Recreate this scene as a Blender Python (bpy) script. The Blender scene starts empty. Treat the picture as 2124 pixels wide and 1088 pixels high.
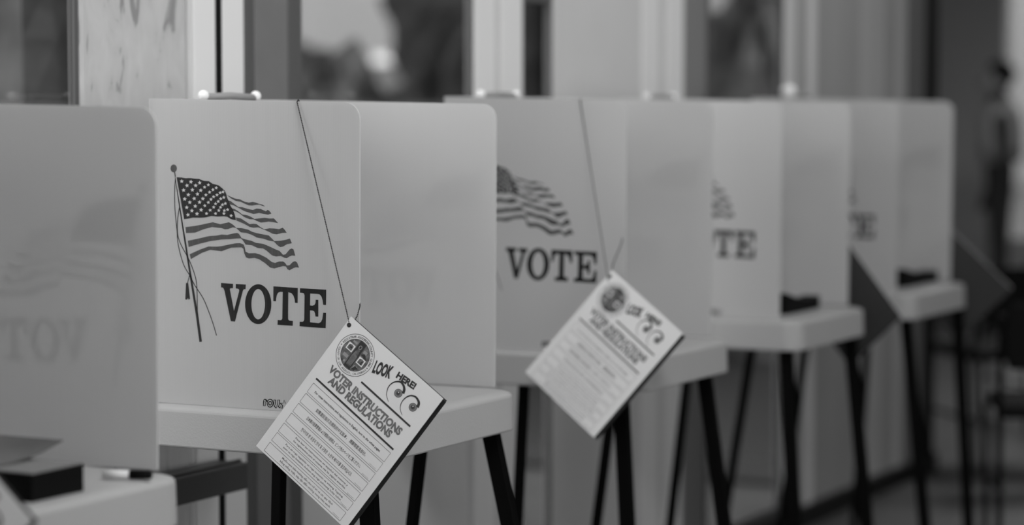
import bpy, math, random
from mathutils import Vector, Matrix, Euler
from mathutils.geometry import tessellate_polygon
random.seed(7)
SC = bpy.context.scene
COL = SC.collection
R = math.radians

# ------------------------------------------------------------------ camera
FPX, YAW, PITCH = 4800.0, 27.9, 3.6
CAM = Vector((0, 0, 1.40))
cd = bpy.data.cameras.new('camera')
cd.sensor_width = 36; cd.sensor_fit = 'HORIZONTAL'
cd.lens = FPX / 2124 * 36
cd.clip_start = 0.05; cd.clip_end = 200
cd.dof.use_dof = True; cd.dof.focus_distance = 4.09; cd.dof.aperture_fstop = 1.6
cam = bpy.data.objects.new('camera', cd); COL.objects.link(cam)
cam.location = CAM; cam.rotation_euler = (R(90 - PITCH), 0, R(YAW))
SC.camera = cam

# ------------------------------------------------------------------ world, light, exposure
w = bpy.data.worlds.new('sky'); SC.world = w; w.use_nodes = True
bg = w.node_tree.nodes['Background']
bg.inputs[0].default_value = (1, 1, 1, 1); bg.inputs[1].default_value = 1.8
def area(name, loc, target, sx, sy, power, spread=180):
    l = bpy.data.lights.new(name, 'AREA'); l.shape = 'RECTANGLE'; l.size = sx; l.size_y = sy; l.energy = power
    l.spread = R(spread)
    o = bpy.data.objects.new(name, l); COL.objects.link(o); o.location = loc
    o.rotation_euler = (Vector(target) - Vector(loc)).to_track_quat('-Z', 'Y').to_euler()
    return o
# soft fill added behind the camera to light the booth faces
area('front_fill', (-0.3, -3.0, 1.9), (-2.2, 4.5, 1.1), 4.0, 2.2, 62)
# soft fill added at the solid right wall to brighten the window wall
area('side_fill', (3.85, 3.0, 1.25), (-3.0, 3.0, 1.1), 7.0, 2.2, 84)
# unseen lamp added overhead to set the brightness falloff along the booths
area('overhead_fill', (-0.6, 2.6, 2.93), (-1.2, 4.0, 1.0), 1.2, 0.6, 70)
# strip light added under the ceiling to brighten the upper window wall
area('upper_wall_fill', (-1.45, 5.1, 2.93), (-2.9, 5.1, 1.6), 5.2, 0.25, 24, 110)
area('recess_fill', (-2.6, 11.5, 2.93), (-2.6, 11.5, 0), 1.2, 0.6, 60)  # added to brighten the recess and the person
# hazy low sun from behind the booths' left, through the window glass
sl = bpy.data.lights.new('hazy_sun', 'SUN'); sl.energy = 1.5; sl.angle = R(28)
so = bpy.data.objects.new('hazy_sun', sl); COL.objects.link(so)
so.rotation_euler = Vector((0.55, 0.80, -0.24)).to_track_quat('-Z', 'Y').to_euler()
SC.view_settings.view_transform = 'Standard'; SC.view_settings.look = 'None'
SC.view_settings.exposure = 0.0; SC.view_settings.gamma = 1.0
SC.cycles.use_denoising = True
SC.cycles.max_bounces = 10; SC.cycles.diffuse_bounces = 5; SC.cycles.transmission_bounces = 6
SC.cycles.transparent_max_bounces = 12
SC.cycles.sample_clamp_indirect = 6

# pixel -> point on a real plane of the place (used to measure the photograph)
_a, _p = R(YAW), R(PITCH)
FW = Vector((-math.sin(_a) * math.cos(_p), math.cos(_a) * math.cos(_p), -math.sin(_p)))
RT = Vector((math.cos(_a), math.sin(_a), 0)); UP = RT.cross(FW)
def ray(px, py): return FW + RT * ((px - 1062) / FPX) + UP * ((544 - py) / FPX)
def on(px, py, ax, val):
    d = ray(px, py); return CAM + d * ((val - CAM[ax]) / d[ax])

# ------------------------------------------------------------------ materials
def srgb(v):
    v = v / 255.0
    return v / 12.92 if v <= 0.04045 else ((v + 0.055) / 1.055) ** 2.4
def nodes(m):
    m.use_nodes = True; nt = m.node_tree
    return nt, nt.nodes, nt.links
MATS = {}
def mat(name, g, rough=0.6, spec=0.3, metal=0.0, noise=0.0, nscale=8.0, bump=0.0, bscale=60.0, stretch=(1, 1, 1), coat=0.0):
    """grey procedural material: albedo g, optional mottling and bump"""
    if name in MATS: return MATS[name]
    m = bpy.data.materials.new(name); nt, N, L = nodes(m); b = N['Principled BSDF']
    b.inputs['Roughness'].default_value = rough; b.inputs['Specular IOR Level'].default_value = spec
    b.inputs['Metallic'].default_value = metal; b.inputs['Coat Weight'].default_value = coat
    tc = N.new('ShaderNodeTexCoord'); mp = N.new('ShaderNodeMapping'); mp.inputs['Scale'].default_value = stretch
    L.new(tc.outputs['Object'], mp.inputs[0])
    nz = N.new('ShaderNodeTexNoise'); nz.inputs['Scale'].default_value = nscale; nz.inputs['Detail'].default_value = 4
    L.new(mp.outputs[0], nz.inputs[0])
    rp = N.new('ShaderNodeValToRGB')
    a, c = g * (1 - noise), min(1, g * (1 + noise))
    rp.color_ramp.elements[0].position = 0.3; rp.color_ramp.elements[0].color = (a, a, a, 1)
    rp.color_ramp.elements[1].position = 0.7; rp.color_ramp.elements[1].color = (c, c, c, 1)
    L.new(nz.outputs['Fac'], rp.inputs[0]); L.new(rp.outputs[0], b.inputs['Base Color'])
    if bump:
        n2 = N.new('ShaderNodeTexNoise'); n2.inputs['Scale'].default_value = bscale
        L.new(mp.outputs[0], n2.inputs[0])
        bp = N.new('ShaderNodeBump'); bp.inputs['Strength'].default_value = bump; bp.inputs['Distance'].default_value = 0.002
        L.new(n2.outputs['Fac'], bp.inputs['Height']); L.new(bp.outputs[0], b.inputs['Normal'])
    MATS[name] = m; return m

def corrugated(name, g, trans):
    """fluted twin-wall plastic board: lets a little light through, fine upright flutes"""
    m = bpy.data.materials.new(name); nt, N, L = nodes(m); b = N['Principled BSDF']
    b.inputs['Roughness'].default_value = 0.5; b.inputs['Specular IOR Level'].default_value = 0.25
    tc = N.new('ShaderNodeTexCoord')
    wv = N.new('ShaderNodeTexWave'); wv.wave_type = 'BANDS'; wv.bands_direction = 'X'
    wv.inputs['Scale'].default_value = 90; wv.inputs['Distortion'].default_value = 0.3
    L.new(tc.outputs['Object'], wv.inputs[0])
    mp = N.new('ShaderNodeMapping'); mp.inputs['Scale'].default_value = (160, 160, 1.5)
    L.new(tc.outputs['Object'], mp.inputs[0])
    nz = N.new('ShaderNodeTexNoise'); nz.inputs['Scale'].default_value = 1.0; nz.inputs['Detail'].default_value = 3
    L.new(mp.outputs[0], nz.inputs[0])
    mx = N.new('ShaderNodeMath'); mx.operation = 'MULTIPLY_ADD'; mx.inputs[1].default_value = 0.8
    L.new(nz.outputs['Fac'], mx.inputs[0]); L.new(wv.outputs['Fac'], mx.inputs[2])
    rp = N.new('ShaderNodeValToRGB')
    rp.color_ramp.elements[0].position = 0.1; rp.color_ramp.elements[0].color = (g * .955,) * 3 + (1,)
    rp.color_ramp.elements[1].position = 1.0; rp.color_ramp.elements[1].color = (g * 1.02,) * 3 + (1,)
    L.new(mx.outputs[0], rp.inputs[0]); L.new(rp.outputs[0], b.inputs['Base Color'])
    bp = N.new('ShaderNodeBump'); bp.inputs['Strength'].default_value = 0.12; bp.inputs['Distance'].default_value = 0.0006
    L.new(wv.outputs['Fac'], bp.inputs['Height']); L.new(bp.outputs[0], b.inputs['Normal'])
    tr = N.new('ShaderNodeBsdfTranslucent'); tr.inputs[0].default_value = (g, g, g, 1)
    ms = N.new('ShaderNodeMixShader'); ms.inputs[0].default_value = trans
    L.new(b.outputs[0], ms.inputs[1]); L.new(tr.outputs[0], ms.inputs[2])
    L.new(ms.outputs[0], N['Material Output'].inputs[0])
    MATS[name] = m; return m

def ink(name, g, streak=0.0):
    """screen-printed ink with faint upright streaks where the flutes take less of it"""
    m = bpy.data.materials.new(name); nt, N, L = nodes(m); b = N['Principled BSDF']
    b.inputs['Roughness'].default_value = 0.55; b.inputs['Specular IOR Level'].default_value = 0.2
    tc = N.new('ShaderNodeTexCoord'); mp = N.new('ShaderNodeMapping'); mp.inputs['Scale'].default_value = (220, 220, 5)
    L.new(tc.outputs['Object'], mp.inputs[0])
    nz = N.new('ShaderNodeTexNoise'); nz.inputs['Scale'].default_value = 1.0; nz.inputs['Detail'].default_value = 3
    L.new(mp.outputs[0], nz.inputs[0])
    rp = N.new('ShaderNodeValToRGB')
    rp.color_ramp.elements[0].position = 0.5; rp.color_ramp.elements[0].color = (g, g, g, 1)
    c = g + streak
    rp.color_ramp.elements[1].position = 0.8; rp.color_ramp.elements[1].color = (c, c, c, 1)
    L.new(nz.outputs['Fac'], rp.inputs[0]); L.new(rp.outputs[0], b.inputs['Base Color'])
    MATS[name] = m; return m

def glass(name, tint=0.85):
    m = bpy.data.materials.new(name); nt, N, L = nodes(m)
    N.remove(N['Principled BSDF'])
    t = N.new('ShaderNodeBsdfTransparent'); t.inputs[0].default_value = (tint, tint, tint, 1)
    g = N.new('ShaderNodeBsdfGlossy'); g.inputs['Roughness'].default_value = 0.02
    ms = N.new('ShaderNodeMixShader')
    ms.inputs[0].default_value = 0.06; L.new(t.outputs[0], ms.inputs[1]); L.new(g.outputs[0], ms.inputs[2])
    L.new(ms.outputs[0], N['Material Output'].inputs[0])
    MATS[name] = m; return m

def pillar_paint(name, g):
    """old wall paint with darker scuffed and flaked patches"""
    m = bpy.data.materials.new(name); nt, N, L = nodes(m); b = N['Principled BSDF']
    b.inputs['Roughness'].default_value = 0.6
    tc = N.new('ShaderNodeTexCoord'); mp = N.new('ShaderNodeMapping'); mp.inputs['Scale'].default_value = (1, 2.6, 1)
    L.new(tc.outputs['Object'], mp.inputs[0])
    nz = N.new('ShaderNodeTexNoise'); nz.inputs['Scale'].default_value = 7; nz.inputs['Detail'].default_value = 6
    nz.inputs['Distortion'].default_value = 1.2
    L.new(mp.outputs[0], nz.inputs[0])
    rp = N.new('ShaderNodeValToRGB'); e = rp.color_ramp.elements
    e[0].position = 0.335; e[0].color = (g * .5,) * 3 + (1,)
    e[1].position = 0.41; e[1].color = (g * .92,) * 3 + (1,)
    x = e.new(0.7); x.color = (g * 1.05,) * 3 + (1,)
    L.new(nz.outputs['Fac'], rp.inputs[0]); L.new(rp.outputs[0], b.inputs['Base Color'])
    MATS[name] = m; return m

M_PANEL = corrugated('corrugated_plastic', 0.73, 0.48)
M_INK = ink('black_ink', 0.012, 0.02)
M_INKD = ink('dark_flag_ink', 0.018, 0.02)
M_INKG = ink('grey_flag_ink', 0.075, 0.03)
M_CREAM = mat('unprinted_plastic', 0.62)
M_TRAY = mat('moulded_tray_plastic', 0.42, rough=0.5, noise=0.02, nscale=5, bump=0.15, bscale=300)
M_LEG = mat('black_leg_paint', 0.003, rough=0.6, spec=0.06)
M_KNOB = mat('white_knob_plastic', 0.93, rough=0.3)
M_HANDLE = mat('grey_handle_plastic', 0.30, rough=0.5)
M_PAPER = mat('sleeve_paper', 0.78, rough=0.22, spec=0.6, noise=0.015, nscale=10, bump=0.10, bscale=14, coat=0.6)
M_PAGES = mat('page_edges', 0.03, rough=0.7, noise=0.3, nscale=3, stretch=(1, 1, 400))
M_BACK = mat('leaflet_back', 0.05, rough=0.6)
M_PRINT = mat('leaflet_print', 0.035, rough=0.35, spec=0.5)
M_PRINTM = mat('leaflet_print_grey', 0.16, rough=0.35, spec=0.5, noise=0.25, nscale=40)
M_PRINTL = mat('leaflet_print_pale', 0.30, rough=0.35, spec=0.5)
M_SEAL = mat('seal_print', 0.13, rough=0.35, spec=0.5, noise=0.55, nscale=140)
M_STEEL = mat('chain_steel', 0.08, rough=0.35, metal=0.9)
M_BLACK = mat('black_plastic', 0.004, rough=0.6, spec=0.1)

# ------------------------------------------------------------------ mesh builder
class MB:
    def __init__(s): s.v = []; s.f = []; s.m = []; s.sm = []
    def add(s, vs, fs, mi=0, smooth=False):
        o = len(s.v); s.v += [tuple(x) for x in vs]
        for f in fs: s.f.append([i + o for i in f]); s.m.append(mi); s.sm.append(smooth)
    def hexa(s, c, mi=0):        # eight corners: bottom ring then top ring
        s.add(c, [(3, 2, 1, 0), (4, 5, 6, 7), (0, 1, 5, 4), (1, 2, 6, 5), (2, 3, 7, 6), (3, 0, 4, 7)], mi)
    def box(s, x0, x1, y0, y1, z0, z1, mi=0):
        s.hexa([(x0, y0, z0), (x1, y0, z0), (x1, y1, z0), (x0, y1, z0), (x0, y0, z1), (x1, y0, z1), (x1, y1, z1), (x0, y1, z1)], mi)
    def loft(s, rings, mi=0, cap=True, smooth=False):
        n = len(rings[0]); o = len(s.v)
        for r in rings: s.v += [tuple(x) for x in r]
        for k in range(len(rings) - 1):
            for i in range(n):
                j = (i + 1) % n
                s.f.append([o + k * n + i, o + k * n + j, o + (k + 1) * n + j, o + (k + 1) * n + i]); s.m.append(mi); s.sm.append(smooth)
        if cap:
            s.f.append([o + i for i in range(n)][::-1]); s.m.append(mi); s.sm.append(False)
            s.f.append([o + (len(rings) - 1) * n + i for i in range(n)]); s.m.append(mi); s.sm.append(False)
    def slab(s, poly, to, d0, d1, mi=0):      # extruded outline; to(a, b, depth) -> point
        s.loft([[to(a, b, d0) for a, b in poly], [to(a, b, d1) for a, b in poly]], mi)
    def flat(s, loops, to, mi=0):             # flat printed shape, outline plus holes
        tris = tessellate_polygon([[Vector((a, b, 0)) for a, b in l] for l in loops])
        pts = [p for l in loops for p in l]
        s.add([to(a, b) for a, b in pts], [tuple(t) for t in tris], mi)
    def tube(s, path, r, n=8, mi=0, radii=None):
        rings = []
        for i, p in enumerate(path):
            p = Vector(p)
            d = (Vector(path[min(i + 1, len(path) - 1)]) - Vector(path[max(i - 1, 0)])).normalized()
            a = d.cross(Vector((0, 0, 1)) if abs(d.z) < .9 else Vector((1, 0, 0))).normalized(); b = d.cross(a)
            rr = radii[i] if radii else r
            rings.append([p + (a * math.cos(t) + b * math.sin(t)) * rr for t in [2 * math.pi * k / n for k in range(n)]])
        s.loft(rings, mi, smooth=True)
    def ball(s, c, rx, ry=None, rz=None, nu=10, nv=6, mi=0):
        ry = ry or rx; rz = rz or rx; c = Vector(c)
        rings = [[c + Vector((rx * math.sin(t) * math.cos(u), ry * math.sin(t) * math.sin(u), -rz * math.cos(t)))
                  for u in [2 * math.pi * k / nu for k in range(nu)]] for t in [math.pi * (k + .12) / (nv + .24 - 0.0) for k in range(nv + 1)]]
        s.loft(rings, mi, smooth=True)
    def build(s, name, mats, parent=None, loc=None):
        me = bpy.data.meshes.new(name); me.from_pydata(s.v, [], s.f)
        for m in (mats if isinstance(mats, (list, tuple)) else [mats]): me.materials.append(m)
        me.polygons.foreach_set('material_index', s.m); me.polygons.foreach_set('use_smooth', s.sm)
        me.update()
        o = bpy.data.objects.new(name, me); COL.objects.link(o)
        if parent: o.parent = parent
        if loc: o.location = loc
        return o
def recalc(o):
    import bmesh
    bm = bmesh.new(); bm.from_mesh(o.data); bmesh.ops.recalc_face_normals(bm, faces=bm.faces); bm.to_mesh(o.data); bm.free()
    return o
def bevel(o, wd, seg=2):
    m = o.modifiers.new('bevel', 'BEVEL'); m.width = wd; m.segments = seg; m.limit_method = 'ANGLE'; return o
def empty(name, loc=(0, 0, 0), rz=0):
    o = bpy.data.objects.new(name, None); COL.objects.link(o); o.location = loc; o.rotation_euler = (0, 0, rz)
    o.empty_display_size = 0.1; return o
def tag(o, label=None, cat=None, group=None, kind=None):
    if label: o['label'] = label
    if cat: o['category'] = cat
    if group: o['group'] = group
    if kind: o['kind'] = kind
    return o
def structure(o, label=None):
    o['kind'] = 'structure'
    if label: o['label'] = label
    return o

# ------------------------------------------------------------------ the room
XW = -2.80                                   # inner face of the window wall
def yw(px, x=XW): return on(px, 300, 0, x).y
M_FLOOR = mat('floor_tiles', 0.065, rough=0.45, spec=0.35, noise=0.12, nscale=3)
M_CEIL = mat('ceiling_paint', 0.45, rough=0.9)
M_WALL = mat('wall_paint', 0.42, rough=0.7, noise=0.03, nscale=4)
M_LIGHTWALL = mat('pale_wall_paint', 0.56, rough=0.6, noise=0.03, nscale=3)
M_PIL = pillar_paint('flaked_pillar_paint', 0.48)
M_WHITE = mat('white_frame_paint', 0.72, rough=0.45)
M_FGREY = mat('dark_metal_frame', 0.16, rough=0.5, noise=0.05)
M_FGREY2 = mat('darker_metal_frame', 0.09, rough=0.5)
M_GASKET = mat('black_gasket', 0.006, rough=0.6, spec=0.1)
M_BASEB = mat('black_baseboard', 0.008, rough=0.5)
M_GLASS = glass('window_glass')
def sbox(name, x0, x1, y0, y1, z0, z1, m, label=None, bev=0):
    b = MB(); b.box(x0, x1, y0, y1, z0, z1); o = structure(b.build(name, m), label)
    if bev: bevel(o, bev)
    return o
sbox('floor', -2.95, 4.0, -4.0, 17.0, -0.1, 0.0, M_FLOOR)
sbox('floor.001', -6.0, -2.95, 8.85, 16.15, -0.1, 0.0, M_FLOOR)
sbox('ceiling', -2.92, 4.0, -4.0, 16.15, 3.0, 3.1, M_CEIL)
sbox('ceiling.001', -6.0, -2.92, 8.85, 16.15, 3.0, 3.1, M_CEIL)
sbox('wall_rear', -2.95, 4.0, -4.15, -4.0, 0, 3.0, M_WALL)
sbox('wall_right', 4.0, 4.15, -4.0, 17.0, 0, 3.0, M_WALL)
M_FAR = mat('far_wall_paint', 0.34, rough=0.8, noise=0.1, nscale=1.2)

tn = [0]
def strip(px0, px1, prot, m, z0=0.0, z1=3.0, back=0.03, name=None, label=None, bev=0.004):
    """an upright member of the window wall between two sight lines"""
    tn[0] += 1
    x1 = XW + prot
    return sbox(name or 'trim_%d' % tn[0], XW - back, x1, yw(px0, x1), yw(px1, x1), z0, z1, m, label, bev)
def pane(n, px0, px1, z0, z1, low=None, mframe=None, kind='window'):
    y0, y1 = (2.55 if px0 is None else yw(px0)), yw(px1)
    b = MB(); t = 0.03
    xa, xb = XW - 0.022, XW - 0.004
    b.box(xa, xb, y0, y1, z1, z1 + t); b.box(xa, xb, y0, y1, z0 - t, z0)
    b.box(xa, xb, y0, y0 + .01, z0, z1); b.box(xa, xb, y1 - .01, y1, z0, z1)
    fr = structure(b.build('%s_%d' % (kind, n), mframe or M_FGREY2))
    g = MB(); g.box(XW - 0.014, XW - 0.010, y0 + .01, y1 - .01, z0, z1); g.build('pane', M_GLASS, fr)
    if low is not None:
        sbox('wall_left.%03d' % (n + 10), XW - .12, XW - .02, y0, y1, 0, z0 - t, low)
    sbox('wall_left.%03d' % (n + 20), XW - .12, XW - .02, y0, y1, z1 + t, 3.0, M_WALL)
    return fr
# window behind the nearest booth, then member after member away from the camera
pane(1, None, 168, 0.75, 2.6, M_LIGHTWALL)
sbox('wall_left', XW - .12, XW, -4.0, 2.55, 0, 3.0, M_LIGHTWALL)
strip(168, 392, 0.00, M_PIL, label='painted pillar with flaked patches', bev=0.012)
strip(392, 404, -0.006, M_LIGHTWALL)
strip(404, 450, 0.00, M_WHITE)  # bright strips: white frame, with light on jamb faces put into colour
strip(450, 462, 0.0005, M_GASKET, bev=0)
strip(462, 510, 0.00, M_WHITE)
strip(510, 530, 0.004, M_FGREY2)
strip(530, 600, 0.001, M_FGREY)
strip(600, 625, 0.004, M_FGREY2)
pane(2, 625, 985, 0.80, 2.6, M_LIGHTWALL)
strip(985, 1028, 0.00, M_WHITE)
strip(1028, 1042, -0.008, M_LIGHTWALL)
strip(1042, 1085, 0.00, M_WHITE)
pane(3, 1085, 1148, 0.10, 1.70, None)
strip(1148, 1166, 0.00, M_LIGHTWALL)
strip(1166, 1333, -0.005, M_LIGHTWALL)
strip(1333, 1366, 0.00, M_WHITE)
strip(1366, 1384, -0.006, M_LIGHTWALL)
strip(1384, 1418, 0.00, M_WHITE)
strip(1418, 1471, -0.01, mat('mid_grey_frame', 0.20))
pane(1, 1471, 1627, 0.10, 1.78, None, kind='door')
strip(1627, 1638, 0.00, M_WHITE)
strip(1638, 1654, -0.006, M_LIGHTWALL)
strip(1654, 1677, -0.006, mat('grey_strip', 0.38))  # flat grey between the paler strips
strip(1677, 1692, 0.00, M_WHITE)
strip(1692, 1718, -0.005, mat('grey_strip', 0.38))
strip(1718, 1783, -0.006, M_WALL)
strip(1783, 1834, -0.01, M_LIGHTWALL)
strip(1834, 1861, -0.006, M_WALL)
strip(1861, 1878, 0.00, M_LIGHTWALL)
strip(1878, 1922, -0.005, mat('mid_grey_frame', 0.20))
strip(1922, 1944, 0.002, M_GASKET)
ye = yw(1944)
bb = sbox('baseboard_left', XW - .02, XW + .018, yw(1166), ye, 0, 0.07, M_BASEB)
# recess beyond the end of the window wall
b = MB(); b.hexa([(-3.05, ye - .05, 0), (-2.90, ye - .05, 0), (-5.55, 16.1, 0), (-5.7, 16.1, 0), (-3.05, ye - .05, 3), (-2.90, ye - .05, 3), (-5.55, 16.1, 3), (-5.7, 16.1, 3)]); structure(b.build('wall_recess', mat('recess_paint', .42, noise=.1, nscale=2)))
sbox('wall_far', -5.8, 4.0, 16.0, 16.15, 0, 0.55, M_FAR)
xa, xb = on(2084, 300, 1, 16.0).x, on(2300, 300, 1, 16.0).x
sbox('wall_far.001', -5.8, xa, 16.0, 16.15, 0.55, 3.0, M_FAR)
sbox('wall_far.002', xb, 4.0, 16.0, 16.15, 0.55, 3.0, M_FAR)
sbox('wall_far.003', xa, xb, 16.0, 16.15, 2.6, 3.0, M_FAR)
b = MB(); b.box(xa, xb, 16.05, 16.06, 0.55, 2.6); g = b.build('window_3', M_GLASS); structure(g)

for q in ((-1.25, .05, 2.25, 2.95), (-1.65, -1.25, 2.4, 7.8), (-3.25, -1.95, 11.15, 11.85)):
    b = MB(); b.box(*q, 2.945, 3.0); structure(b.build('added_fill_housing', M_WHITE))  # unseen housings made to go with the added lights
# low rail along the pillar, behind the nearest booth
b = MB()
yr0, yr1 = 2.2, on(515, 955, 0, -2.72).y
b.box(-2.80, -2.72, yr0, yr1, 0.628, 0.684); b.box(-2.745, -2.735, yr0, yr1, 0.684, 0.690)
o = b.build('wall_rail', mat('rail_grey', 0.07, rough=0.4, spec=0.4))
tag(o, 'low grey metal rail fixed along the pillar behind the nearest booth', 'rail')
bevel(o, 0.004)

# ------------------------------------------------------------------ outdoors, seen through the glass
M_PAVE = mat('pavement', 0.13, rough=0.9, noise=0.15, nscale=2)
sbox('ground', -60, -2.95, -20, 60, -0.22, -0.12, M_PAVE)
def bump_blob(c, rx, ry, rz, seed, n=26, amp=.22):
    rnd = random.Random(seed)
    b = MB(); c = Vector(c); rings = []
    ph = [rnd.uniform(0, 6.28) for _ in range(8)]
    for k in range(n + 1):
        t = math.pi * (k + .2) / (n + .4); r_ = []
        for j in range(n * 2):
            u = math.pi * j / n
            s = 1 + amp * (math.sin(3 * u + ph[0]) * math.sin(4 * t + ph[1]) + .6 * math.sin(7 * u + ph[2]) * math.sin(6 * t + ph[3]) + .5 * math.sin(13 * u + ph[4] + 5 * t)) + rnd.uniform(-.06, .06)
            r_.append(c + Vector((rx * s * math.sin(t) * math.cos(u), ry * s * math.sin(t) * math.sin(u), -rz * s * math.cos(t))))
        rings.append(r_)
    b.loft(rings, 0)
    return b
def shrub(px, z, x, rx, rz, g, label, seed):
    p = on(px, 200, 0, x)
    root = empty('shrub', (p.x, p.y, -0.12))
    tag(root, label, 'shrub')
    bump_blob((0, 0, z), rx, rx, rz, seed).build('foliage', mat('foliage_%d' % int(g * 1000), g * .6, rough=0.9, noise=.5, nscale=6), root)
    t = MB(); t.tube([(0, 0, 0), (0.02, 0, z * .5), (0, 0, z)], .05); t.build('stem', mat('bark', .08), root)
shrub(30, 1.5, -4.3, .62, 1.5, 0.16, 'dark leafy shrub outside the leftmost window pane', 1)
shrub(690, 1.15, -7.5, 0.55, .62, 0.16, 'round grey shrub low outside the wide window above the nearest booth', 2)
shrub(940, 2.35, -10, 0.5, .7, 0.07, 'dark tree crown high at the right side of the wide window', 3)
shrub(1118, 1.2, -6, .5, 1.3, 0.06, 'very dark shrub outside the narrow window behind the second booth', 4)
shrub(1560, 1.0, -5.2, .5, 1.1, 0.5, 'dark shrub outside the glass door behind the third booth', 5)
# pale building across the street
def building(x0, x1, y0, y1, h, label, m=None):
    root = empty('street_building', ((x0 + x1) / 2, (y0 + y1) / 2, -0.12)); tag(root, label, 'building')
    hx, hy = (x1 - x0) / 2, (y1 - y0) / 2
    b = MB(); b.box(-hx, hx, -hy, hy, 0, h); b.build('wall', m or mat('pale_render', 0.17, noise=.2, nscale=.6), root)
    b = MB(); b.box(-hx - .3, hx + .3, -hy - .3, hy + .3, h, h + .3); b.build('roof', mat('dark_roof', .05), root)
building(-36, -30, -5, 46, 9, 'tall plain building across the street, seen out of focus through the windows')
building(-26, 12, 52, 58, 9, 'plain building at the end of the street, beyond the rightmost window', mat('white_render', .42))
p0, p1 = on(800, 180, 0, -12), on(1000, 180, 0, -12)
b = MB(); b.box(-12.2, -12, p0.y, p1.y + 2, -.12, 1.85); b.box(-12.25, -11.95, p0.y - .05, p1.y + 2.05, 1.85, 1.93)
tag(b.build('pale_patch_wall', mat('pale_masonry', .30, noise=.15, nscale=1)), 'pale low wall added as the light patch low right in the wide window', 'wall')  # wall put in for the pale patch outside
p0, p1 = on(600, 30, 0, -16), on(870, 30, 0, -16)
b = MB(); b.hexa([(-16.9, p0.y, 2.75), (-15.5, p0.y, 2.2), (-15.5, p1.y, 2.2), (-16.9, p1.y, 2.75), (-16.9, p0.y, 3.6), (-15.5, p0.y, 3.0), (-15.5, p1.y, 3.0), (-16.9, p1.y, 3.6)])
aw = empty('street_backdrop', (0, 0, 0)); aw['label'] = 'pale awning of a kiosk added as the bright patch, high behind the wide window'; aw['category'] = 'backdrop'
b.build('awning', mat('awning_cloth', .5), aw)  # awning and body added for the bright patch outside
b = MB(); b.box(-18.6, -16.7, p0.y + .1, p1.y - .1, -.12, 2.9); b.build('booth_body', mat('backdrop_paint', .10), aw)
# ------------------------------------------------------------------ the print on every side panel
def zc(ox, oy, s): return lambda pts: [(ox + x / s, oy + y / s) for x, y in pts]
ZA, ZB, ZCc, ZV, ZP, ZL = zc(350, 340, 8.367), zc(460, 390, 6.044), zc(300, 180, 2.863), zc(440, 570, 8.169), zc(340, 320, 2.59), zc(530, 800, 13.6)
def ribbon(path, wd):
    n = len(path); l = []; r_ = []
    for i, (x, y) in enumerate(path):
        x0, y0 = path[max(i - 1, 0)]; x1, y1 = path[min(i + 1, n - 1)]
        d = math.hypot(x1 - x0, y1 - y0) or 1; h = (wd[i] if isinstance(wd, (list, tuple)) else wd) / 2
        l.append((x - (y1 - y0) / d * h, y + (x1 - x0) / d * h)); r_.append((x + (y1 - y0) / d * h, y - (x1 - x0) / d * h))
    return l + r_[::-1]
def ell(cx, cy, rx, ry, n=40): return [(cx + rx * math.cos(2 * math.pi * k / n), cy + ry * math.sin(2 * math.pi * k / n)) for k in range(n)]
def smooth(path, k=4):
    out = []; n = len(path)
    for i in range(n - 1):
        p0, p1, p2, p3 = path[max(i - 1, 0)], path[i], path[i + 1], path[min(i + 2, n - 1)]
        for j in range(k):
            t = j / k
            out.append(tuple(.5 * (2 * b_ + (c_ - a_) * t + (2 * a_ - 5 * b_ + 4 * c_ - d_) * t * t + (3 * b_ - a_ - 3 * c_ + d_) * t ** 3) for a_, b_, c_, d_ in zip(p0, p1, p2, p3)))
    return out + [path[-1]]
def star(cx, cy, r_, rot=0): return [(cx + (r_ if k % 2 == 0 else r_ * .45) * math.sin(rot + math.pi * k / 5), cy - (r_ if k % 2 == 0 else r_ * .45) * math.cos(rot + math.pi * k / 5)) for k in range(10)]
ART = []                                     # (loops in photo pixels on the nearest VOTE panel, ink index, layer)
ART.append(([ZA([(138,228),(230,232),(290,245),(380,242),(440,252),(530,258),(610,290),(700,297),(760,340),(870,370),(930,420),(975,465),(1000,520),(1010,570),(1030,620),(1060,700),(1100,770),(1130,830),(1145,870),(1168,970),(1120,965),(1080,955),(1020,915),(960,905),(850,910),(740,900),(640,925),(560,930),(420,928),(340,945),(270,957)])], 2, 0))
for i, (x, y) in enumerate([(228,298),(388,308),(540,325),(690,360),(828,412),(320,372),(470,372),(625,400),(770,445),(895,498),(945,482),(260,452),(413,447),(558,455),(712,487),(840,535),(343,532),(502,520),(648,535),(782,567),(905,602),(958,578),(280,605),(445,598),(595,600),(735,612),(862,647),(368,663),(538,662),(690,665),(815,687),(935,705),(985,683),(315,752),(463,730),(630,722),(783,747),(902,750),(1025,790),(405,808),(565,795),(722,800),(872,803),(968,805),(337,880),(493,862),(658,858),(815,858),(960,858),(1085,895)]):
    ART.append(([ZA(star(x, y, 38 if x < 600 else 33, .15 * math.sin(i * 2.1)))], 4, 1))
S = []
S.append((ZCc([(243,832),(300,825),(350,815),(405,803),(450,815),(500,803)]) + ZB([(95,428),(140,455),(185,497),(250,500),(330,518),(380,545),(430,560),(500,575),(590,592),(625,625),(660,662),(740,658),(810,645),(855,630)]),
          ZB([(880,690),(820,700),(770,730),(735,738),(700,715),(655,668),(590,655),(520,632),(440,618),(380,585),(310,560),(240,553),(180,497),(140,490),(80,512),(40,515),(0,500)]) + ZCc([(400,832),(350,845),(300,865),(247,867)])))
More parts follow.
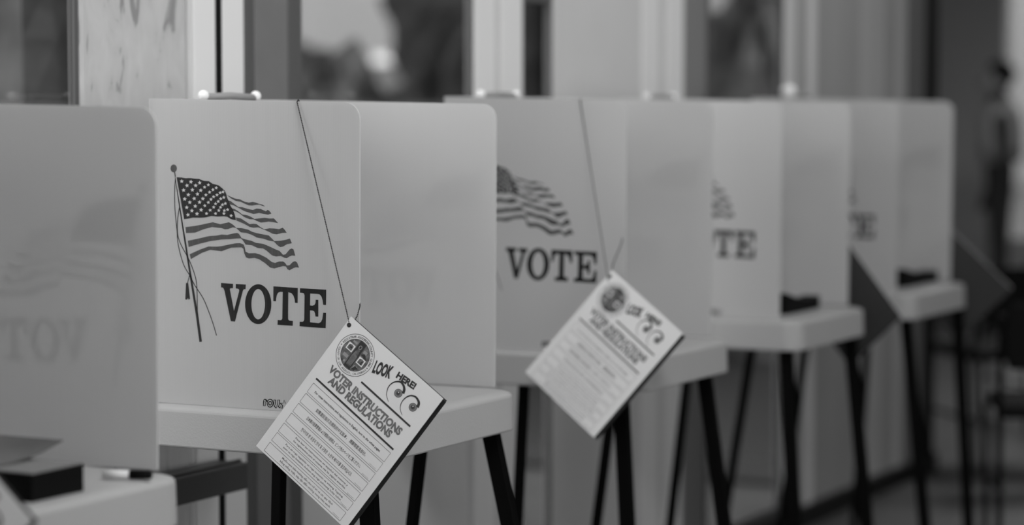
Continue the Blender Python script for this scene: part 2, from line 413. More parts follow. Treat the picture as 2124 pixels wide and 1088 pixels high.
S.append((ZCc([(257,913),(320,900),(385,885),(430,882)]) + ZB([(0,580),(70,585),(130,570),(190,560),(215,570),(250,625),(300,642),(370,658),(430,685),(520,697),(600,730),(680,768),(725,785),(770,835),(800,828),(850,768),(875,755),(900,765),(910,800),(922,845)]),
          ZB([(880,842),(850,855),(815,877),(785,870),(740,848),(680,855),(630,840),(560,780),(520,755),(450,748),(380,715),(300,705),(262,650),(240,628),(180,630),(100,638),(0,642)]) + ZCc([(390,915),(330,930),(262,950)])))
S.append((ZCc([(268,993),(330,965),(380,947),(430,948)]) + ZB([(0,725),(50,715),(120,700),(180,690),(230,688),(275,705),(290,745),(300,795),(340,815),(420,813),(480,830),(560,870),(630,925),(670,935),(720,918),(770,918),(795,935),(818,968),(850,965),(890,925),(920,913),(945,930),(970,995)]),
          ZB([(930,990),(900,1000),(850,1028),(825,1015),(805,980),(770,975),(720,988),(660,1005),(610,995),(540,935),(470,890),(410,873),(340,880),(305,865),(285,820),(272,760),(250,742),(200,742),(120,745),(50,770),(0,790)]) + ZCc([(390,967),(340,985),(275,1022)])))
S.append((ZB([(65,85),(110,105),(170,130),(230,140),(290,170),(340,180),(390,172),(430,180),(465,195),(510,205),(545,228)]), ZB([(520,225),(470,205),(430,208),(385,217),(340,215),(290,195),(240,170),(180,160),(120,130)])))
S.append((ZB([(75,150),(110,160),(150,190),(210,235),(260,238),(320,258),(390,272),(440,255),(490,260),(555,290),(575,270),(600,285),(623,317)]), ZB([(580,332),(530,322),(470,310),(400,322),(350,308),(280,285),(210,245),(150,215),(95,200)])))
S.append((ZB([(120,250),(165,262),(210,290),(260,330),(320,338),(370,360),(410,385),(470,378),(540,370),(600,380),(655,378),(708,438)]), ZB([(650,425),(590,418),(540,425),(490,430),(440,410),(400,390),(350,388),(280,360),(230,320),(180,290),(135,283)])))
S.append((ZB([(180,365),(240,378),(290,410),(350,450),(400,445),(440,450),(490,490),(535,515),(600,502),(660,505),(720,512),(765,495),(790,520),(815,557)]), ZB([(760,560),(690,577),(640,570),(580,540),(520,515),(460,490),(400,495),(350,485),(280,445),(220,420),(185,405)])))
for a_, b_ in S: ART.append(([a_ + b_], 3, 0))
ART.append(([ZP(ell(53, 75, 17, 21))], 3, 0))
ART.append(([ZP(ribbon([(58,94),(80,240),(104,400),(128,555),(150,690),(178,860),(198,1006)], [5,8,9,9,11,13,14]))], 2, 0))
ART.append(([ZP(ribbon([(64,120),(88,262),(112,410),(134,545)], [2.5, 3.5, 3.5, 2]))], 4, 1))
for p in ([(62,130),(58,200),(60,300),(70,400),(75,470),(90,540),(110,600),(137,645)], [(85,280),(75,340),(73,420),(90,480),(125,545),(150,600),(170,660),(178,720),(180,860)],
          [(135,640),(165,700),(210,770),(240,840),(265,910),(283,972)], [(138,650),(127,690)]):
    ART.append(([ZP(ribbon(smooth(p, 3), 4.0))], 1, 0))
ART.append(([ZP([(119,690),(131,690),(141,775),(133,780),(130,770),(124,780),(115,778)])], 2, 0))
ART.append(([ZV([(153,133),(357,148),(354,222),(320,222),(305,228),(302,245),(372,605),(458,275),(460,250),(440,232),(402,226),(402,150),(572,160),(568,240),(540,240),(522,262),(388,788),(318,780),(212,270),(195,225),(180,212),(153,208)])], 1, 0))
ART.append(([ZV(ell(782, 493, 222, 338, 56)), ZV(ell(782, 493, 115, 256, 56))], 1, 0))
ART.append(([ZV([(1040,190),(1453,218),(1450,473),(1405,468),(1400,410),(1380,350),(1345,305),(1292,290),(1288,735),(1295,760),(1315,772),(1370,776),(1366,858),(1110,842),(1112,760),(1160,765),(1182,755),(1190,735),(1198,285),(1150,283),(1118,300),(1098,340),(1088,390),(1083,443),(1038,440)])], 1, 0))
ART.append(([ZV([(1490,222),(1935,248),(1930,507),(1883,503),(1875,430),(1855,365),(1825,328),(1780,318),(1663,312),(1660,515),(1700,519),(1735,505),(1752,475),(1757,418),(1800,420),(1800,705),(1752,702),(1745,650),(1730,612),(1700,600),(1660,598),(1660,800),(1810,814),(1845,795),(1868,745),(1883,638),(1932,640),(1925,900),(1483,867),(1485,790),(1530,792),(1552,780),(1562,755),(1568,345),(1560,315),(1540,302),(1490,298)])], 1, 0))
ART.append(([ZL(ribbon(smooth([(250,560),(252,440),(270,390),(300,420),(302,440)]), 70))], 1, 0)); ART.append(([ZL(ribbon([(250,550),(262,440)], 22))], 4, 1)); ART.append(([ZL(ell(268, 412, 17, 20, 12))], 4, 1))
ART.append(([ZL(ell(415, 483, 96, 124)), ZL(ell(415, 483, 28, 38))], 1, 0)); ART.append(([ZL(ell(415, 483, 68, 92)), ZL(ell(415, 483, 56, 72))], 4, 1))
for q in (0, 108):
    ART.append(([ZL(ribbon(smooth([(550+q,385),(545+q,500),(560+q,570),(605+q,600)]), 66))], 1, 0)); ART.append(([ZL(ribbon(smooth([(550+q,400),(546+q,500),(566+q,560),(600+q,590)]), 18))], 4, 1))
ART.append(([ZL(ribbon([(700,478),(778,488),(808,392),(850,495)], 16))], 1, 1)); ART.append(([ZL(ribbon([(700,478),(768,550),(748,638)], 28))], 1, 1))

Y1 = on(745, 400, 0, -2.13).y
XF = -2.13
# pixel outline of the panel -> local coordinates (distance behind the front edge, height)
def art_local(px, py):
    p = on(px, py, 1, Y1); return (p.x - XF, p.z)
ARTL = [([[art_local(*q) for q in l] for l in loops], mi, lay) for loops, mi, lay in ART]
PBACK, PBOT, PTOPB, PTOPF = -0.448, 0.8735, 1.4335, 1.425

def side_panel(parent, y, outer, xs, mats, dz=0.0, tz=0.0, splay=0.0):
    """fluted board standing on the tray; outer = -1 when its printed face looks to -y"""
    b = MB(); t = 0.004; rr = 0.030
    pts = [(PBACK, PBOT + .0005), (-0.002, PBOT + .0005), (0.0015, PTOPF - rr)]
    for k in range(1, 8):
        an = math.pi / 2 * k / 7
        pts.append((0.0015 - rr + rr * math.cos(an), PTOPF - rr + rr * math.sin(an)))
    pts.append((PBACK, PTOPB))
    pts = [(a_, z_ + (dz if z_ > 1 else tz)) for a_, z_ in pts]
    sp = lambda a_: splay * (a_ - PBACK)
    b.slab(pts, lambda a_, z_, d: (a_, y + d + sp(a_), z_), -t / 2, t / 2, 0)
    for loops, mi, lay in ARTL:
        off = outer * (t / 2 + .0003 + .0002 * lay)
        if outer < 0: to = lambda a_, z_: (a_, y + off + sp(a_), z_ + (dz + tz) / 2)
        else: to = lambda a_, z_: (PBACK - a_ + xs, y + off + sp(PBACK - a_ + xs), z_ + (dz + tz) / 2)
        b.flat(loops, to, mi)
    o = b.build('side_panel', mats, parent)
    return o

def rrect(x0, x1, y0, y1, r_, z, n=5):
    out = []
    for cx, cy, a0 in ((x1 - r_, y1 - r_, 0), (x0 + r_, y1 - r_, 90), (x0 + r_, y0 + r_, 180), (x1 - r_, y0 + r_, 270)):
        for k in range(n + 1):
            an = R(a0 + 90 * k / n); out.append((cx + r_ * math.cos(an), cy + r_ * math.sin(an), z))
    return out
PM = [M_PANEL, M_INK, M_INKD, M_INKG, M_CREAM]

def booth(yl, yr, dz, tz, legs, label, knobs=(1, 1), shift=0.0):
    """voting booth: Empty on the floor below the front edge of its left panel"""
    root = empty('voting_booth', (XF, yl - .008, 0)); W = yr - yl + .008
    tag(root, label, 'voting booth', 'voting booths standing in a row along the windows')
    # tray
    b = MB(); zb, zt = 0.7965 + tz, PBOT + tz
    rings = []
    for ins, z, r_ in ((.006, zb, .044), (.002, zb + .0015, .048), (.001, zb + .004, .049), (.003, zt - .012, .047), (.004, zt - .0085, .046), (.006, zt - .0058, .044), (.009, zt - .004, .042), (.016, zt - .0015, .038), (.024, zt, .034)):
        rings.append(rrect(-.475 + ins, .060 - ins, -.016 + ins, W - .004 - ins, r_, z, 8))
    b.loft(rings, 0, smooth=False)
    b.f[-1] = b.f[-1]; tr = b.build('tray', M_TRAY, root)
    # screens: two printed sides and a plain back
    side_panel(root, 0.010, -1, 0, PM, dz, tz)
    side_panel(root, W - .030, 1, .027, PM, dz, tz, splay=.06)
    b = MB(); b.box(PBACK - .004, PBACK, .008, W - .028, PBOT + tz + .0005, PTOPB + dz); b.build('back_panel', M_PANEL, root)
    # carry handle clipped over the back panel
    hz = PTOPB + dz
    y0, y1 = .1765 + shift, .352 + shift
    b = MB(); b.tube([(PBACK - .002, y0, hz + .004), (PBACK - .002, (y0 + y1) / 2, hz + .007), (PBACK - .002, y1, hz + .004)], .007, 10)
    h = b.build('carry_handle', M_HANDLE, root)
    for q, yk in zip(knobs, (y0, y1)):
        if q:
            k = MB(); k.ball((PBACK - .002, yk, hz - .0035 + .0105 * q), .010 * q, .0125 * q, .0105 * q, 14, 9); k.build('knob', M_KNOB, h)
    # legs: a front and a rear leg under each side, spread apart towards the floor
    for which, (pt, pb) in legs.items():
        Y = yl + .045 if which[1] == 'l' else yr - .05
        a_ = on(pt[0], pt[1], 1, Y); c_ = on(pb[0], pb[1], 1, Y); d = c_ - a_
        top = a_ + d * ((zb + .001 - a_.z) / d.z); ft = a_ + d * ((0 - a_.z) / d.z)
        top -= root.location; ft -= root.location; top.z = zb; ft.z = 0
        hw = (.0165 if which[0] == 'f' else .0105); hd = .010
        b = MB()
        b.hexa([(ft.x - hw, ft.y - hd, 0), (ft.x + hw, ft.y - hd, 0), (ft.x + hw, ft.y + hd, 0), (ft.x - hw, ft.y + hd, 0),
                (top.x - hw, top.y - hd, top.z), (top.x + hw, top.y - hd, top.z), (top.x + hw, top.y + hd, top.z), (top.x - hw, top.y + hd, top.z)])
        lg = bevel(b.build('leg', M_LEG, root), .002)
        c = MB(); c.box(ft.x - hw - .003, ft.x + hw + .003, ft.y - hd - .003, ft.y + hd + .003, 0, .03); c.build('foot_cap', M_BLACK, lg)
    return root
YL = [on(x, 400, 0, XF).y for x in (745, 1298, 1620, 1862)]
YR = [on(x, 400, 0, XF).y for x in (327, 1030, 1478, 1763, 1975)]
LEGS = [
    {'fl': ((770, 1300), (765, 1500)), 'rl': ((500, 1200), (480, 1500)), 'fr': ((330, 1100), (380, 1500)), 'rr': ((150, 1150), (120, 1500))},
    {'fl': ((760, 950), (768, 1088)), 'rl': ((580, 945), (577, 1088)), 'fr': ((1018, 895), (1058, 1088)), 'rr': ((873, 935), (855, 1088))},
    {'fl': ((1290, 850), (1301, 1088)), 'rl': ((1087, 794), (1073, 1088)), 'fr': ((1460, 770), (1502, 1088)), 'rr': ((1260, 912), (1237, 1088))},
    {'fl': ((1631, 718), (1647, 1088)), 'rl': ((1426, 776), (1390, 1088)), 'fr': ((1762, 690), (1798, 1088)), 'rr': ((1560, 716), (1500, 1088))},
    {'fl': ((1880, 670), (1918, 1088)), 'rl': ((1672, 710), (1620, 1088)), 'fr': ((1988, 680), (2009, 1088)), 'rr': ((1800, 690), (1772, 1088))},
]
LEGS[0]['fl'] = ((-40, 1100), (-30, 1500)); LEGS[0]['rl'] = ((-260, 1100), (-280, 1500))
booth(YR[0] - .505, YR[0], -.010, -.015, LEGS[0], 'nearest voting booth at the left edge, seen from inside, black box on its tray')
booth(YL[0], YR[1], 0, 0, LEGS[1], 'sharpest voting booth with the whole flag and VOTE print facing the camera')
booth(YL[1], YR[2], .012, .008, LEGS[2], 'second VOTE booth from the left, its flag half hidden, pale booklet at its corner')
booth(YL[2], YR[3], .014, .014, LEGS[3], 'third VOTE booth from the left, showing only TE of its lettering, black caddy inside')
booth(YL[3], YR[4], .022, .022, LEGS[4], 'farthest voting booth of the row, at the right, most of its print hidden', knobs=(2.3, 0), shift=.127)  # oversized white knob stands in for a blurred highlight

# ------------------------------------------------------------------ text as printed mesh
_tc = {}
def text_tris(s, bold=0.0, shear=0.0, spacing=1.0):
    key = (s, bold, shear, spacing)
    if key in _tc: return _tc[key]
    c = bpy.data.curves.new('t', 'FONT'); c.body = s; c.size = 1; c.offset = bold; c.shear = shear; c.space_character = spacing
    c.resolution_u = 3
    o = bpy.data.objects.new('t', c); COL.objects.link(o)
    dg = bpy.context.evaluated_depsgraph_get(); dg.update()
    me = bpy.data.meshes.new_from_object(o.evaluated_get(dg))
    vs = [(v.co.x, v.co.y) for v in me.vertices]; me.calc_loop_triangles(); fs = [tuple(t.vertices) for t in me.loop_triangles]
    bpy.data.objects.remove(o); bpy.data.curves.remove(c); bpy.data.meshes.remove(me)
    x0 = min((v[0] for v in vs), default=0); x1 = max((v[0] for v in vs), default=1)
    _tc[key] = (vs, fs, x0, x1); return _tc[key]

# ------------------------------------------------------------------ the leaflet
LW, LH = 0.225, 0.292
O1, R1, L1 = (729.6, 656.6), (918, 826.5), (529.5, 924.6)
def uw(px, py):                               # photo pixel on the near leaflet -> (across, up) on the sheet
    a_, b_ = R1[0] - O1[0], L1[0] - O1[0]; c_, d_ = R1[1] - O1[1], L1[1] - O1[1]
    dx, dy = px - O1[0], py - O1[1]; det = a_ * d_ - b_ * c_
    return ((dx * d_ - b_ * dy) / det * LW, -(a_ * dy - c_ * dx) / det * LH)
ZE = zc(620, 650, 4.732); Z3 = zc(520, 620, 2.324)
def leaflet_cover():
    b = MB(); EPS = .0003
    to = lambda u, v: (u, v, EPS)
    to2 = lambda u, v: (u, v, EPS * 1.6)
    to3 = lambda u, v: (u, v, EPS * 2.2)
    # sheet with a barely bowed face
    nu, nv = 10, 12
    vs = [(LW * i / nu, -LH * j / nv, 0) for j in range(nv + 1) for i in range(nu + 1)]
    b.add(vs, [(j * (nu + 1) + i, (j + 1) * (nu + 1) + i, (j + 1) * (nu + 1) + i + 1, j * (nu + 1) + i + 1) for j in range(nv) for i in range(nu)], 0, True)
    e = .0012
    b.box(0, LW, -LH, 0, -e, -.00005, 0)
    def put(s, u, v, wd, cap, mi, bold=0.0, shear=0.0, rot=0.0, t=to, capr=.73):
        vv, ff, x0, x1 = text_tris(s, bold, shear); sx = wd / (x1 - x0); sy = cap / capr
        ca, sa = math.cos(rot), math.sin(rot)
        b.add([t(u + (x - x0) * sx * ca - y * sy * sa, v + (x - x0) * sx * sa + y * sy * ca) for x, y in vv], ff, mi)
    def putpx(s, p0, p1, cap, mi, **k):       # baseline between two photo pixels
        a_, c_ = uw(*p0), uw(*p1); put(s, a_[0], a_[1], math.hypot(c_[0] - a_[0], c_[1] - a_[1]), cap, mi, rot=math.atan2(c_[1] - a_[1], c_[0] - a_[0]), **k)
    def rule(u0, u1, v0, v1, th, mi): b.flat([[(u0, v0 - th / 2), (u1, v1 - th / 2), (u1, v1 + th / 2), (u0, v0 + th / 2)]], to, mi)
    # seal
    cu, cv = uw(738.3, 736.6)
    circ = lambda r_, n=48: ell(cu, cv, r_, r_, n)
    b.flat([circ(.0372), circ(.0364)], to, 2); b.flat([circ(.0284), circ(.0278)], to, 2)
    b.flat([circ(.0278)], to, 5)
    def ring(s, a0, a1, rad, flip, size, mi):
        n = len(s)
        for i, ch in enumerate(s):
            if ch == ' ': continue
            an = R(a0 + (a1 - a0) * i / (n - 1)); px_, py_ = cu + rad * math.cos(an), cv + rad * math.sin(an)
            rot = an - math.pi / 2 if not flip else an + math.pi / 2
            vv, ff, x0, x1 = text_tris(ch, .012); ca, sa = math.cos(rot), math.sin(rot); mx = (x0 + x1) / 2
            b.add([to(px_ + (x - mx) * size * ca - y * size * sa, py_ + (x - mx) * size * sa + y * size * ca) for x, y in vv], ff, mi)
    ring('REGISTRAR-RECORDER/COUNTY CLERK', 172, 2, .0302, False, .0054, 2)
    ring('COUNTY OF LOS ANGELES, CALIFORNIA', 194, 346, .0342, True, .0050, 3)
    for an in (183, 354):
        b.flat([star(cu + .0324 * math.cos(R(an)), cv + .0324 * math.sin(R(an)), .0017)], to, 2)
    # inside the seal: a standing figure between small framed fields
    def blk(pts, mi, t=to2): b.flat([[(cu + x * .001, cv + y * .001) for x, y in pts]], t, mi)
    blk([(-7,27),(7,27),(7,-26.5),(-7,-26.5)], 2); blk([(-4.5,-22),(-5.5,-4),(-4,6),(-2.5,13),(2.5,13),(4,6),(5.5,-4),(5,-22)], 5, to3)
    b.flat([ell(cu, cv + .0165, .0032, .004, 20)], to3, 4); b.flat([ell(cu, cv + .0165, .002, .0028, 20)], lambda u, v: (u, v, EPS * 2.8), 2)
    for k in range(5): blk([(-4 + k * 2, -3), (-3.3 + k * 2, -3), (-3.7 + k * 2.1, -20), (-4.5 + k * 2.1, -20)], 3, lambda u, v: (u, v, EPS * 2.8))
    for x0, y0 in ((-23, -1), (8.5, -9)):
        blk([(x0, y0), (x0 + 14.5, y0), (x0 + 14.5, y0 + 13.5), (x0, y0 + 13.5)], 0, to2); q = random.Random(int(x0 * 7))
        blk([(x0 + 2, y0 + 2), (x0 + 12.5, y0 + 2), (x0 + 12, y0 + 11), (x0 + 7, y0 + 12), (x0 + 2.5, y0 + 10)], 5, to3)
        for _ in range(6):
            a_, c_ = x0 + q.uniform(2.5, 10), y0 + q.uniform(2.5, 9); blk([(a_, c_), (a_ + 2, c_ + .3), (a_ + 1.6, c_ + 2), (a_ - .3, c_ + 1.5)], 2, lambda u, v: (u, v, EPS * 2.8))
    for x0, y0, x1, y1 in ((8, 6, 20, 7.2), (9, 12, 17, 18), (-20, -14, -9, -8), (-18, 16, -9, 20), (9, -21, 17, -14), (-13, -22, -9, -18)):
        blk([(x0, y0), (x1, y0), (x1, y1), (x0, y1)], 4, to2)
    blk([(8, 7), (24, 5), (14, 13)], 2, to3); blk([(8.5, -24), (14, -22), (20, -16), (12, -14)], 2, to3)
    # slogan, title and rules
    putpx('LOOK', ZE([(722, 572)])[0], ZE([(905, 640)])[0], .0215, 2, bold=.05, shear=.25)
    putpx('HERE!', ZE([(955, 625)])[0], ZE([(1130, 748)])[0], .0115, 2, bold=.05)
    putpx('VOTER INSTRUCTIONS', Z3([(375, 343)])[0], Z3([(716, 655)])[0], .0136, 3, bold=.05)
    putpx('AND REGULATIONS', Z3([(373, 398)])[0], Z3([(668, 667)])[0], .0136, 3, bold=.05)
    for p, q in (((537, 399), (770, 612)), ((318, 381), (690, 722))):
        a_, c_ = uw(*Z3([p])[0]), uw(*Z3([q])[0]); rule(a_[0], c_[0], a_[1], c_[1], .0034, 2)
    # the two eyes
    for pth, ic in (([(885,865),(866,800),(880,730),(915,688),(960,670),(1005,676),(1032,712),(1037,752),(1024,785)], (980,782)), ([(1017,995),(998,935),(1010,875),(1048,828),(1098,806),(1145,818),(1172,855),(1177,885),(1162,920)], (1120,918))):
        b.flat([[uw(*q) for q in ZE(ribbon(smooth(pth, 4), [4 + 26 * (i / 32) ** 1.3 for i in range(33)]))]], to, 2)
        for r0, mi, t in ((42, 2, to), (36, 4, to2), (30, 3, to3), (17, 2, lambda u, v: (u, v, EPS * 2.8))):
            b.flat([[uw(*q) for q in ZE(ell(ic[0], ic[1], r0 * .95, r0, 24))]], t, mi)
        b.flat([[uw(*q) for q in ZE(ell(ic[0] + 3, ic[1] - 8, 6, 6, 10))]], lambda u, v: (u, v, EPS * 3.4), 0)
    # seven boxed lines
    TR = [(811.5, 937.8), (795.8, 959.4), (779.9, 979.5), (765, 999.9), (749.2, 1020.6), (734.6, 1040.3), (719, 1060.5)]
    BR = [(798.5, 956.5), (782.7, 976.4), (767.2, 996.1), (752.5, 1016.9), (737.2, 1037.5), (722.3, 1056.3), (706.1, 1077.5)]
    u0 = uw(653.4, 790.8)[0]; u1 = sum(uw(*p)[0] for p in TR) / 7
    TX = [['For voter instructions and regulations in English, turn to the white pages.'], ['如需選民指示及規則的中文版本，  請翻閱藍頁部份。'], ['日本語の投票要領および規則の説明は  ピンク色のページをご覧ください。'],
          ['한국어로 된 유권자 안내 및 규정은  노란색 페이지를 참조하십시오.'],
          ['Para leer las instrucciones en español del votante y', 'los reglamentos para el votante, vea las páginas amarillas.'],
          ['Para sa mga tagubilin at mga tuntunin sa wikang Tagalog,', 'para sa mga botante, buksan ang mga pahinang kulay kahel.'],
          ['Muốn xem bản hướng dẫn cho cử tri và các quy định', 'bằng tiếng Việt, hãy lật đến những trang màu xanh.']]
    CAP = ['', 'Chinese', 'Japanese', 'Korean', 'Spanish', 'Tagalog', 'Vietnamese']
    ins = [.012, .034, .029, .033, .034, .026, .036]
    for i in range(7):
        v0, v1 = uw(*TR[i])[1], uw(*BR[i])[1]; th = .0005
        for c in ((u0, u1, v0, v0), (u0, u1, v1, v1)): rule(*c, th, 2)
        for uu in (u0, u1): b.flat([[(uu - th / 2, v1), (uu + th / 2, v1), (uu + th / 2, v0), (uu - th / 2, v0)]], to, 2)
        h = v0 - v1; lines = TX[i]
        for k, s in enumerate(lines):
            if len(lines) == 1: put(s, u0 + ins[i], v0 - h * (.66 if i else .62), u1 - u0 - ins[i] * (2.0 if i else 2.4), h * (.30 if i else .22), 2 if i == 0 else 3, bold=.012)
            else: put(s, u0 + ins[i], v0 - h * (.40 + .36 * k), u1 - u0 - ins[i] * 1.8, h * .20, 3, bold=.006)
        if CAP[i]: put(CAP[i], u1 - .020, v1 + h * .10, .015, h * .10, 4)
    # eyelet
    hu, hv = uw(725.7, 674.2)
    b.flat([ell(hu, hv, .0042, .0042, 24), ell(hu, hv, .003, .003, 24)], to, 6); b.flat([ell(hu, hv, .003, .003, 24)], to, 2)
    return b
COVER = leaflet_cover()
_cov = [None]
def leaflet(loc, rot, label, chain=None, thick=.014):
    M = Matrix.Translation(loc) @ Euler(rot, 'XYZ').to_matrix().to_4x4()
    root = empty('hanging_booklet'); root.matrix_world = M
    tag(root, label, 'booklet', 'instruction booklets hanging from the booths')
    if _cov[0] is None:
        _cov[0] = COVER.build('cover', [M_PAPER, M_PAPER, M_PRINT, M_PRINTM, M_PRINTL, M_SEAL, M_STEEL], root)
    else:
        c = _cov[0].copy(); COL.objects.link(c); c.parent = root
    b = MB()
    n = 5
    for k in range(n):                        # fanned page sections behind the cover
        z0, z1 = -.0014 - thick * k / n, -.0014 - thick * (k + .82) / n; s = .0009 * (k + 1)
        b.box(.001 + s, LW - .002 + s * 1.2, -LH + .002 - s * .5, -.001 - s, z1, z0)
    b.build('page_block', M_PAGES, root)
    b = MB(); b.box(0.002, LW + .002, -LH + .001, -.003, -thick - .0032, -thick - .0018); b.build('back_cover', M_BACK, root)
    if chain:
        inv = M.inverted(); pts = [inv @ Vector(p) for p in chain]
        b = MB(); L = [0]
        for a_, c_ in zip(pts, pts[1:]): L.append(L[-1] + (c_ - a_).length)
        s = 0; i = 0
        while s < L[-1]:
            while L[i + 1] < s: i += 1
            t = (s - L[i]) / (L[i + 1] - L[i]); b.ball(pts[i].lerp(pts[i + 1], t), .0015, nu=6, nv=4); s += .0031
        b.tube(pts, .00035, 5)
        b.build('ball_chain', M_STEEL, root)
    return root
def chain_pts(P_top, P_hole, P_edge, y, yp, y_hole):
    """over the panel's top edge, down the outside to the eyelet, back round the front edge and up the inside"""
    top = on(*P_top, 1, yp); z = top.z + .0015
    hole = on(*P_hole, 1, y_hole - .002)
    edge = [on(px, py, 1, yy) for px, py, yy in P_edge]
    up = on(P_top[0] + 6, P_top[1] + 60, 1, yp + .006)
    outer = [Vector((top.x, yp - .0045, z - .004)), Vector((top.x, yp, z)), Vector((top.x, yp + .0045, z - .006))]
    return [hole + Vector((0, .03, .001)), hole + Vector((0, .004, .002)), hole] + [outer[0].lerp(hole, -0 + (1 - k)) if False else hole.lerp(outer[0], k) for k in (.03, .5)] + outer + [outer[2].lerp(edge[0], k) for k in (.5,)] + edge
LY1 = Y1 - .032
ch1 = chain_pts((619, 208), (725.7, 674.2), [(742, 600, Y1 + .007), (745.8, 623.7, Y1 + .006), (746.8, 634, Y1 - .001), (744.3, 643, Y1 - .008), (741, 654.6, Y1 - .012), (731, 672, Y1 - .015)], 0, Y1 + .002, LY1)
leaflet((-2.1275, 3.4188, 1.0531), (1.4442, .6385, .0379), 'sharp instruction booklet hanging on a ball chain in front of the sharpest VOTE booth', ch1)
Y2 = YL[1]
ch2 = chain_pts((1205, 206), (1262, 583), [(1290, 470, Y2 + .007), (1293, 485, Y2 + .006), (1289, 505, Y2 - .006), (1272, 545, Y2 - .02), (1266, 580, Y2 - .024)], 0, Y2 + .002, Y2 - .040)
leaflet((-2.146, 4.516, 1.0702), (1.1871, .6003, -.1864), 'blurred booklet with a pale print hanging at the front corner of the second VOTE booth', ch2)
Y3 = YR[3]
ch3 = [on(1745, 486, 1, Y3 + .035), on(1751, 440, 1, Y3 + .006), on(1645, 226, 1, Y3 + .001)]
ch3.append(Vector((ch3[-1].x, Y3 - .012, 1.442)))
leaflet((-2.1717, 6.0334, 1.084), (1.4155, .6821, 2.772), 'dark back of a booklet hanging on the far side of the third VOTE booth', ch3)
Y4 = YR[4]
ch4 = [on(1962, 470, 1, Y4 + .02), on(1940, 440, 1, Y4 + .004), on(1880, 240, 1, Y4 + .001)]
leaflet((-2.1633, 6.9592, 1.066), (1.2246, .7706, 3.2866), 'dim booklet hanging on the far side of the farthest booth, beside the black chair', ch4)
Y0 = YR[0] - .505
leaflet((-2.0965, 2.3091, 1.0382), (1.5777, .7928, .1743), 'foreground corner of a booklet cut off by the lower left corner of the picture')

# ------------------------------------------------------------------ things on the trays
zt0 = PBOT - .015
def caddy(x0, x1, y0, y1, label):
    root = empty('pen_box', (x1, y0, zt0)); tag(root, label, 'box', 'black boxes on the booth trays')
    b = MB(); w_, d_ = x1 - x0, y1 - y0; t = .003; h = .040
    b.box(-w_, 0, 0, t, 0, h); b.box(-w_, 0, d_ - t, d_, 0, h); b.box(-w_, -w_ + t, t, d_ - t, 0, h); b.box(-t, 0, t, d_ - t, 0, h); b.box(-w_ + t, -t, t, d_ - t, 0, t)
    bevel(b.build('box_body', M_BLACK, root), .0008)
    b = MB(); b.box(-w_ + .001, -.001, .001, d_ - .001, h - .002, h + .0015); b.build('lid', mat('grey_lid', .20), root)
    return root, h
bx0, bx1 = on(67, 1042, 2, zt0), on(141, 1018, 2, zt0)
r0, h = caddy(bx0.x - .30, bx0.x, bx0.y, bx0.y + .115, 'black box with a grey lid on the nearest booth tray, left edge')
b = MB()
n = 8
for j in range(n): pass
vs = []; ny = 6
for i in range(n + 1):
    for j in range(ny + 1):
        vs.append((-.27 + .19 * i / n, .02 + .15 * j / ny, .0012 + .020 * (j / ny) ** 2))
top = [v for v in vs]; bot = [(x, y, z - .001) for x, y, z in vs]; N_ = len(top)
fs = []
for i in range(n):
    for j in range(ny):
        a_ = i * (ny + 1) + j; fs.append((a_, a_ + ny + 1, a_ + ny + 2, a_ + 1)); fs.append((N_ + a_ + 1, N_ + a_ + ny + 2, N_ + a_ + ny + 1, N_ + a_))
b.add(top + bot, fs, 0, True)
o = b.build('folded_paper', mat('grey_paper', .11, rough=.6, noise=.3, nscale=9), None, (bx0.x, bx0.y, zt0 + h + .0015))
tag(o, 'dark grey folded paper lying on the black box lid at the left edge', 'paper')
def pen(p, q, label):
    root = empty('marker_pen', p); d = Vector(q) - Vector(p); L = d.length; root.rotation_euler = (0, 0, math.atan2(d.y, d.x)); tag(root, label, 'pen')
    b = MB(); b.tube([(0, 0, .0065), (L * .55, 0, .0065)], .0065, 14); b.build('barrel', M_WHITE, root)
    b = MB(); b.tube([(L * .55, 0, .0065), (L * .96, 0, .0065), (L, 0, .0065)], .0068, 14, radii=[.0070, .0066, .005]); b.build('cap', M_BLACK, root)
pa, pb = on(214, 991, 2, zt0 + .002), on(315, 993, 2, zt0 + .002)
pen(pa, pb, 'white marker pen with a black cap lying by the right panel of the nearest booth')
def saddle(px0, px1, zt0, X, label):
    """small black holder with a dipped top"""
    p0, p1 = on(px0, 634, 2, zt0), on(px1, 630, 2, zt0)
    p0 = on(px0, 634, 0, X); p1 = on(px1, 630, 0, X)
    root = empty('pen_holder', (X, p0.y, zt0)); tag(root, label, 'pen holder', 'black pen holders on the far trays')
    L = p1.y - p0.y; out = [(0, 0), (L, 0), (L, .034)]
    for k in range(11):
        t = 1 - k / 10; out.append((L * t, .026 + .030 * (1 - t) ** 2.2 + .006 * t ** 4))
    b = MB(); b.slab(out, lambda a_, z_, d: (d, a_, z_), -.05, 0)
    recalc(b.build('holder_body', M_BLACK, root))
    b = MB(); b.box(-.04, -.01, L * .35, L * .6, .0, .012); b.build('base_pad', M_BLACK, root)
    return root
saddle(1632, 1700, PBOT + .014, XF - .04, 'black pen holder with a dipped top on the tray of the third VOTE booth')
saddle(1875, 1945, PBOT + .022, XF - .04, 'low black pen holder on the tray of the farthest booth')

